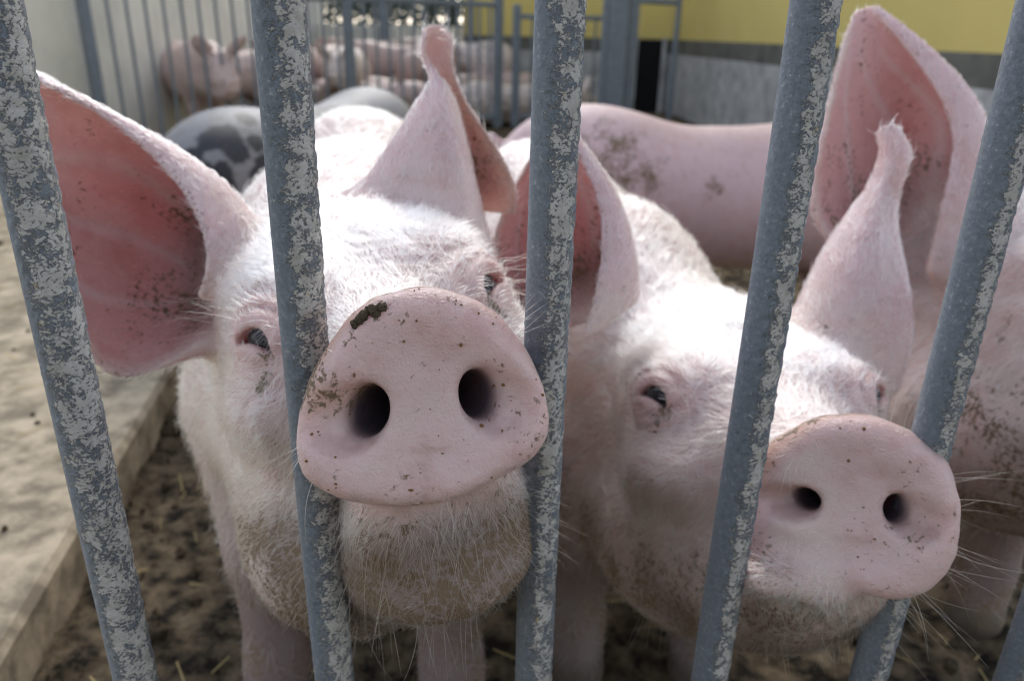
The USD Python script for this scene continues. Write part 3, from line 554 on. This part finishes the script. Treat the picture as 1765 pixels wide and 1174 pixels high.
def curves(name, parent, P, W, mat, counts):
    c = UsdGeom.BasisCurves.Define(stage, path_for(name, parent)); c.CreateTypeAttr('cubic'); c.CreateBasisAttr('catmullRom'); c.CreateWrapAttr('pinned')
    c.CreatePointsAttr(Vt.Vec3fArray.FromNumpy(P.reshape(-1, 3).astype(np.float32))); c.CreateCurveVertexCountsAttr(Vt.IntArray.FromNumpy(np.asarray(counts, np.int32)))
    c.CreateWidthsAttr(Vt.FloatArray.FromNumpy(W.ravel().astype(np.float32))); c.SetWidthsInterpolation('vertex'); UsdShade.MaterialBindingAPI.Apply(c.GetPrim()).Bind(mat); data(c, kind='stuff'); return c
def fur(parent, V, T, N, hair, length, flow, n, seed, hcol):
    rng = np.random.default_rng(seed); C = V[T].mean(1); A = np.linalg.norm(np.cross(V[T[:, 1]] - V[T[:, 0]], V[T[:, 2]] - V[T[:, 0]]), axis=1)
    px, py, z = project(C); vis = (z > .1) & (px > -250) & (px < 2015) & (py > -200) & (py < 1370); nv = ((EYE - C) * N[T[:, 0]]).sum(1) / np.linalg.norm(C - EYE, axis=1)
    dist = np.linalg.norm(C - EYE, axis=1)
    w = A * np.maximum(hair[T].mean(1), 0) * vis * (nv > -.45) / np.clip(dist / .55, 1, 4) ** 1.2; p = np.cumsum(w); tri = np.searchsorted(p, rng.random(n) * p[-1])
    r = rng.random((n, 2)); fl = r.sum(1) > 1; r[fl] = 1 - r[fl]; b = np.stack([1 - r.sum(1), r[:, 0], r[:, 1]], 1)
    ip = lambda X: (X[T[tri]] * b.reshape(n, 3, *([1] * (X.ndim - 1)))).sum(1)
    P0, n0, fl0, ln = ip(V), ip(N), ip(flow), ip(length); n0 /= np.linalg.norm(n0, axis=1, keepdims=True)
    clump = np.stack([meshkit.fbm(P0 * 55 + o, 2, seed + 7) - .5 for o in (0, 31, 77)], 1); fl0 = fl0 / (np.linalg.norm(fl0, axis=1, keepdims=True) + 1e-9) + clump * 2.4 + rng.normal(0, .24, (n, 3))
    fl0 -= n0 * (fl0 * n0).sum(1, keepdims=True); fl0 /= np.linalg.norm(fl0, axis=1, keepdims=True) + 1e-9
    co = rng.random(n) < .24; ln = ln * rng.uniform(.5, 1.2, n) * np.where(co, 1.6, 1); lift = rng.uniform(.25, .62, n); s = np.array([0, .33, .67, 1.0]); P = P0[:, None] - n0[:, None] * .0006 + ln[:, None, None] * (s[None, :, None] * fl0[:, None] * .93 + (lift[:, None] * (s - .55 * s * s))[:, :, None] * n0[:, None] + (s * s)[None, :, None] * np.array([0, 0, -.10]))
    wd = np.clip(dist[tri] / .55, .75, 3)[:, None] * .00024 * np.array([1, .95, .75, .25]) * np.where(co, 1.55, 1)[:, None] * rng.uniform(.7, 1.2, (n, 1))
    c = curves('fur', parent, P, wd, HAIR, np.full(n, 4)); hc = np.repeat(np.clip(ip(hcol) * rng.uniform(.85, 1.06, (n, 1)), 0, .95)[:, None], 4, 1).reshape(-1, 3)
    UsdGeom.PrimvarsAPI(c).CreatePrimvar('hcol', Sdf.ValueTypeNames.Color3fArray, 'vertex').Set(Vt.Vec3fArray.FromNumpy(hc.astype(np.float32)))
def whiskers(parent, V, N, sets, seed):
    """sets of long bristles: (picture region of the roots, direction in picture terms + towards the eye, length, count)"""
    rng = np.random.default_rng(seed + 50); px, py, z = project(V); out, wd = [], []
    face = ((EYE - V) * N).sum(1) > -.02
    for (cx, cy, rr, d, ln, cnt) in sets:
        idx = np.nonzero(face & (np.hypot(px - cx, py - cy) < rr))[0]
        if not len(idx): continue
        idx = idx[z[idx] < z[idx].min() + .12]
        for i in rng.choice(idx, cnt):
            dv = rt * d[0] + up * d[1] - fw * d[2]; dv = dv / np.linalg.norm(dv) + rng.normal(0, .22, 3); dv += N[i] * .25; dv /= np.linalg.norm(dv); l = ln * rng.uniform(.5, 1.2); bend = np.cross(dv, rng.normal(0, 1, 3)) * l * rng.uniform(.0, .22) + np.array([0, 0, -.10 * l]); s = np.linspace(0, 1, 6)
            out.append(V[i] - N[i] * .001 + s[:, None] * l * dv + (s * s)[:, None] * bend); wd.append(.00027 * np.array([1, 1, .9, .8, .6, .25]) * rng.uniform(.7, 1.15))
    if out: curves('whiskers', parent, np.array(out), np.array(wd), WHISK, np.full(len(out), 6))
cg = EYE - at(200, 400, .66)
for e, s in ((e1L, 1), (e1R, 1), (e2L, 1), (e2R, 1), (e3, 1)): e.inner = 1
for e, (px, py, d) in ((e1L, (200, 400, .30)), (e2L, (970, 400, .30)), (e3, (1530, 250, .3)), (e1R, (800, 330, .68)), (e2R, (1530, 560, .70))):
    mid = e.G[40 if e is not e1R else 60, 55 if e not in (e1R, e2R) else 55]; nn = e.N.reshape(150, 110, 3)[40, 55]; e.inner = float(np.sign(((at(px, py, d) - mid) * nn).sum()))
e1R.red, e2R.red = .1, .1
# the rolled ears show their outer side: their inner side faces the roll's axis
for e in (e1R, e2R):
    ax_ = e.G[40].mean(0); e.inner = float(np.sign(((ax_ - e.G[40, 45]) * e.N.reshape(150, 110, 3)[40, 45]).sum()))
Q = 1.0
SURF = {}
W1 = [(447, 572, 14, (-.5, -.5, .5), .014, 14), (400, 540, 28, (-1, .10, .3), .06, 16), (440, 640, 35, (-.9, -.45, .4), .04, 12), (860, 480, 40, (1, .15, .3), .05, 22), (890, 560, 25, (.8, .7, .3), .03, 8), (600, 900, 60, (-.3, -1, .3), .035, 16), (800, 900, 70, (.3, -.9, .4), .035, 22), (880, 870, 50, (.8, -.5, .3), .04, 16), (480, 800, 70, (-.5, -.8, .4), .045, 14), (700, 1040, 130, (.1, -1, .3), .04, 36), (560, 1040, 60, (-.3, -1, .2), .035, 10)]
W2 = [(1120, 668, 16, (-.4, -.7, .5), .014, 18), (1030, 640, 40, (-.7, .4, .4), .05, 6), (1000, 800, 60, (-.7, .2, .4), .05, 12), (1620, 850, 40, (1, .15, .2), .045, 9), (1610, 950, 40, (1, -.5, .2), .05, 12), (1560, 1040, 60, (.9, -.6, .1), .05, 16), (1180, 900, 80, (-.2, -1, .3), .035, 16), (1100, 1000, 90, (-.2, -.9, .3), .045, 14), (1400, 1080, 90, (.1, -1, .3), .03, 24), (1500, 740, 60, (.3, 1, .0), .025, 6)]
ax1 = (axis(-.56, .10, -.50, .07, .0024 * Q, .011), axis(.32, 2.02, .36, .92, .0024 * Q, .012), axis(-.02, .94, .36, .92, .0024 * Q, .011))
hero('pig', 'white pig pushing its broad snout out between the bars, left ear spread wide', h1, b1, ax1, 1, 125000, .75, whisk=W1)
ax2 = (axis(-.12, .62, -.02, .52, .0024 * Q, .011), axis(.38, 2.0, .44, .98, .0024 * Q, .012), axis(-.02, .88, .30, .84, .0024 * Q, .011))
hero('pig', 'white pig with a smaller round snout resting against the right hand bars', h2, b2, ax2, 2, 125000, .5, whisk=W2)
ax3 = (axis(.20, 1.7, .33, .80, .0038 * Q, .012), axis(.5, 2.2, .75, 1.1, .0038 * Q, .012), axis(-.02, 1.02, .50, 1.0, .0038 * Q, .012))
hero('pig', 'pig at the right edge with one tall pointed pink ear raised', h3, b3, ax3, 3, 45000, .4, rump_dir=bx)
# ------------------------------------------------------------------ the pigs further back
def max_blob(V, spots): return np.max([1 - np.linalg.norm(V - near_pixel(V, x, y), axis=1) / r for x, y, r in spots], 0)
def near_pixel(V, x, y):
    px, py, z = project(V); d = np.hypot(px - x, py - y); i = np.nonzero(d < d.min() + 12)[0]; return V[i[np.argmin(z[i])]]
def yard_pig(label, pos, heading, scale=1.0, h=.012, dip=0., headlow=0., lying=False, tone=(.62, .45, .42), dirtiness=.25, spots=None, seed=0, group=None, name='pig', tail=False, muds=None):
    z0 = -.30 if lying else 0.
    R = np.array([[math.cos(heading), -math.sin(heading), 0], [math.sin(heading), math.cos(heading), 0], [0, 0, 1.]]); o = np.array([pos[0], pos[1], pos[2] if len(pos) > 2 else 0.])
    ps = [('ell', (-.40, 0, .48 + z0), (.25, .18, .20)), ('ell', (-.02, 0, .45 + z0 - dip * .5), (.42, .19, .20)), ('ell', (.32, 0, .46 + z0 - dip), (.24, .17, .205)), ('cone', (.40, 0, .50 + z0 - dip), (.62, 0, .50 + z0 - dip - headlow * .5), .155, .12)]
    if lying:
        for s in (-1, 1): ps += legs((.34, s * .12, .14), (.44, s * .17, .06), (.56, s * .17, .05), (.60, s * .17, .045), (.07, .045, .032, .035)) + legs((-.40, s * .13, .14), (-.26, s * .19, .08), (-.36, s * .21, .05), (-.28, s * .21, .045), (.10, .06, .034, .036))
    else:
        for s in (-1, 1): ps += legs((.33, s * .09, .36 - dip), (.34, s * .09, .21), (.33, s * .09, .08), (.36, s * .09, .02), (.08, .046, .034, .04)) + legs((-.42, s * .09, .42), (-.37, s * .11, .30), (-.51, s * .10, .20), (-.48, s * .10, .03), (.125, .085, .04, .038))
    bf = body_sdf(ps, .15); hz = .46 + z0 - dip - headlow; hp = .25 + headlow * 1.2; cp, sp = math.cos(hp), math.sin(hp)
    if lying: hz = max(hz, .17)
    HR = np.array([[0, -cp, -sp], [-1., 0, 0], [0, sp, cp]]).astype(np.float32).T.T      # head axes: x, back, up as columns below
    cols = np.stack([np.array([0, 1., 0]), np.array([-cp, 0, sp]), np.array([sp, 0, cp])], 1).astype(np.float32); ho = np.array([.94 - .1 * headlow, 0, hz - .32 * sp * .6], np.float32)
    hd = Head(ho, cols, 1.0, DISC_B, .105, detail=False)
    def f(P):
        p = ((P - o) @ R / scale).astype(np.float32); d = bf(p); q = (p - ho) @ cols; d = smin(d, hd.base(q), .10); d = smin(d, hd.disc_sdf(q), .01)
        for s in (-1, 1):
            ea = trimesh.transformations.euler_matrix(.5, s * .5, s * .5)[:3, :3]; d = smin(d, ell(q, (s * .115, .25, .19), (.062, .017, .10), ea), .03)
        if tail:
            for k in range(10):
                a0, a1 = k / 10 * 5.4, (k + 1) / 10 * 5.4; c0, c1 = [np.array([-.655 - .012 * a, .045 * math.sin(a), .55 + .045 * math.cos(a)]) for a in (a0, a1)]; d = smin(d, cone(p, c0, c1, .013, .012), .008)
            d = smin(d, cone(p, (-.60, 0, .56), (-.655, 0, .595), .02, .013), .02)
        return d * scale
    corners = np.array([[x, y, z] for x in (-.80, 1.12) for y in (-.32, .32) for z in (-.03, .98)]) * scale @ R.T + o; lo, hi = corners.min(0), corners.max(0)
    V, T = mesh_sdf(f, [np.arange(a, b, h) for a, b in zip(lo, hi)])
    t = np.repeat(np.array(tone)[None], len(V), 0) * (.86 + .28 * meshkit.fbm(V * 7, 3, seed))[:, None]; p = (V - o) @ R / scale
    dirt = dirtiness + .35 * np.clip((.35 - p[:, 2]) / .25, 0, 1) + .5 * (meshkit.fbm(V * 5, 2, seed + 5) - .5)
    if muds: dirt = dirt + .42 * np.clip(max_blob(V, muds) * 2 + 1.2 * (meshkit.fbm(V * 16, 3, seed) - .5), 0, 1)
    if spots: m = np.clip((max_blob(V, [(a, b, r * .62) for a, b, r in spots]) + .9 * (meshkit.fbm(V * 24, 3, seed) - .5)) / .06, 0, 1); t = t * (1 - m)[:, None] + np.array([.022, .022, .026]) * m[:, None]
    hoof = np.clip((.05 - p[:, 2]) / .015, 0, 1) * (not lying); t += (np.array([.09, .07, .05]) - t) * hoof[:, None]
    x = thing(name, label, 'pig', group); obj('body', (V, T), SKIN_FAR, x, smooth=True, prim={'tint': np.clip(t, 0, 1), 'dirt': dirt})
    for s in (-1, 1):
        e = (np.array([s * .078, .186, .05]) @ cols.T + ho) * scale @ R.T + o; m = trimesh.creation.icosphere(2, .014); m.apply_translation(e); obj('eye', m, EYEM, x, smooth=True)
    return x
yard_pig('pink pig standing side on with its bare back and rump turned to us', (.56, 2.20), .30, 1.0, .008, dip=.06, headlow=.12, tone=(.60, .42, .41), dirtiness=.12, seed=12, tail=True, muds=[(1075, 255, .15), (1130, 300, .08), (1240, 330, .05)])
yard_pig('grey and white pig with large black patches on its back', (-.64, 2.46), 1.22, .95, .009, headlow=.1, tone=(.24, .235, .235), dirtiness=.12, spots=[(336, 262, .05), (362, 232, .045), (402, 226, .07), (436, 196, .05), (358, 292, .06), (424, 262, .05), (392, 312, .07), (450, 236, .04), (578, 185, .12), (470, 300, .07)], seed=21)
FAR = 'pigs in the far pen behind the bar fence'
for k, (lab, px, d, hd_, sc, ly) in enumerate([
    ('pale pig standing nearest the concrete wall in the far pen', 335, 6.35, -.9, 1.08, 0), ('pig standing right behind the one by the concrete wall', 428, 7.6, -.6, .95, 0), ('pig in the far pen just right of the second front bar', 548, 8.3, -1.9, 1., 0),
    ('long pale pig standing side on along the farthest fence', 655, 9.3, .1, 1.1, 0), ('pig facing us head on in the middle of the far pen', 603, 8.0, -1.5, .98, 0), ('white pig lying at the fence, nearest of those lying down', 650, 7.75, 2.9, 1., 1),
    ('pig lying behind the white one at the fence', 705, 8.35, .3, 1., 1), ('pig seen from behind next to the lying pigs', 735, 8.8, 1.4, .95, 0), ('pink pig lying with its head to the left by the low rail', 862, 8.3, 3.0, 1.05, 1), ('pig lying closest to the low rail on the right of the far pen', 890, 7.95, .15, 1., 1), ('pig with its head low between the two standing by the wall', 385, 7.0, -2.2, .95, 0), ('pale pig further along the wall behind the others', 480, 8.9, -.8, 1.05, 0), ('pig standing side on right of the one facing us', 690, 8.9, 3.0, 1.05, 0), ('pig lying stretched out left of the white lying pig', 560, 7.5, .4, .95, 1), ('pig standing at the right end of the farthest fence', 800, 9.6, 2.6, 1.1, 0), ('pig lying behind the others on the right of the far pen', 815, 9.2, .2, 1.1, 1)]):
    q = at(px, 200, d); yard_pig(lab, (q[0], q[1]), hd_, sc, .017, lying=bool(ly), tone=[(.62, .47, .43), (.46, .33, .29), (.66, .56, .50), (.54, .40, .36), (.36, .27, .22)][(k * 3) % 5], dirtiness=.22 + .08 * (k % 3), seed=40 + k, group=FAR)
# ------------------------------------------------------------------ litter and crumbs
rng = np.random.default_rng(77)
def scatter(name, n, where, make, mat, label, cat):
    vs, fs, k = [], [], 0
    for i in range(n):
        p = where(i)
        if p is None: continue
        v, f = make(i); vs.append(v + p); fs.append(f + k); k += len(v)
    return obj(name, (np.vstack(vs), np.vstack(fs)), mat, smooth=False, label=label, cat=cat, kind='stuff')
CRUMB = simple('brown_crumb', (.23, .13, .055), .9, .2, .5, 300.)
ICO = trimesh.creation.icosphere(1); ICO2 = trimesh.creation.icosphere(2); BX = trimesh.creation.box((1, 1, 1))
def clod(lo, hi):
    def f(i):
        r = lo + (hi - lo) * rng.random() ** 2.5; v = ICO2.vertices * r * rng.uniform(.5, 1.3, 3) * (.6 + .8 * meshkit.noise(ICO2.vertices * 1.8 + i * 3.7)[:, None]); return v, ICO2.faces
    return f
def stalk(lo, hi):
    def f(i):
        l = rng.uniform(lo, hi); m = BX.vertices * [l, .0019, .001]; m[:, 2] += .012 * rng.uniform(0, 1) * (m[:, 0] / l + .5); return trimesh.transform_points(m, trimesh.transformations.rotation_matrix(rng.uniform(0, 6.28), [0, 0, 1])), BX.faces
    return f
def on_walk(i):
    p = ka + kd * rng.uniform(-1.0, 3.2) + kn * rng.uniform(.01, 1.6); return np.array([p[0], p[1], float(walk(np.array([p[0]]), np.array([p[1]]))[0]) + .003])
def on_floor(i):
    s = rng.uniform(-1.0, 2.4); p = ka + kd * s - kn * rng.uniform(.0, 1.9) ** 1.0
    return np.array([p[0], p[1], float(fz(np.array([p[0]]), np.array([p[1]]))[0]) + .004])
scatter('walkway_straw', 350, on_walk, stalk(.015, .07), STRAW, 'loose straw stalks strewn over the pale walkway', 'straw')
scatter('floor_straw', 420, on_floor, stalk(.015, .07), STRAW, 'broken straw stalks trodden into the dark pen floor', 'straw')
scatter('walkway_dung', 420, on_walk, clod(.003, .013), CLOD, 'brown dung crumbs lying on the pale walkway', 'dung')
scatter('floor_dung', 1300, on_floor, clod(.004, .018), CLOD, 'dark dung clods covering the pen floor below the pigs', 'dung')
for nm, head, n, lab in (('pig', h1, 60, 'dried dirt crumbs stuck to the broad left hand snout'), ('pig_001', h2, 24, 'dried dirt crumbs stuck to the smaller right hand snout')):
    V, N, disc, q = SURF[nm]; ok = np.nonzero((disc > .7) & (N @ -fw > .35) & (np.abs(q[:, 1]) < .01))[0]; pk = rng.choice(ok, n); vs = []
    def wh(i): return V[pk[i]]
    def mk(i):
        r = .0003 + .0008 * rng.random() ** 2; v = ICO.vertices * r * rng.uniform(.5, 1.5, 3) * (1 + .6 * (rng.random((len(ICO.vertices), 1)) - .5)); return v, ICO.faces
    scatter('dirt_crumbs', n, wh, mk, CRUMB, lab, 'dirt')
V, N, disc, q = SURF['pig']; px, py, z = project(V)
cl = []
for (x, y, r) in ((617, 548, .0042), (628, 538, .0045), (640, 531, .0038), (652, 525, .004), (636, 528, .003), (660, 522, .0025), (610, 552, .003), (645, 534, .0035)):
    i = np.nonzero(np.hypot(px - x, py - y) < 9)[0]
    if len(i) == 0: i = np.argsort(np.hypot(px - x, py - y))[:5]
    c = V[i[np.argmin(z[i])]]; m = trimesh.creation.icosphere(2, r * .8); m.vertices *= rng.uniform(.7, 1.3, 3); m.vertices *= 1 + .7 * (meshkit.noise(m.vertices * 900 + x, 3)[:, None] - .5); m.apply_translation(c); cl.append(m)
obj('mud_clump', trimesh.util.concatenate(cl), CLOD, smooth=False, label='dark crumbly mud clump on the top edge of the broad snout', cat='mud')
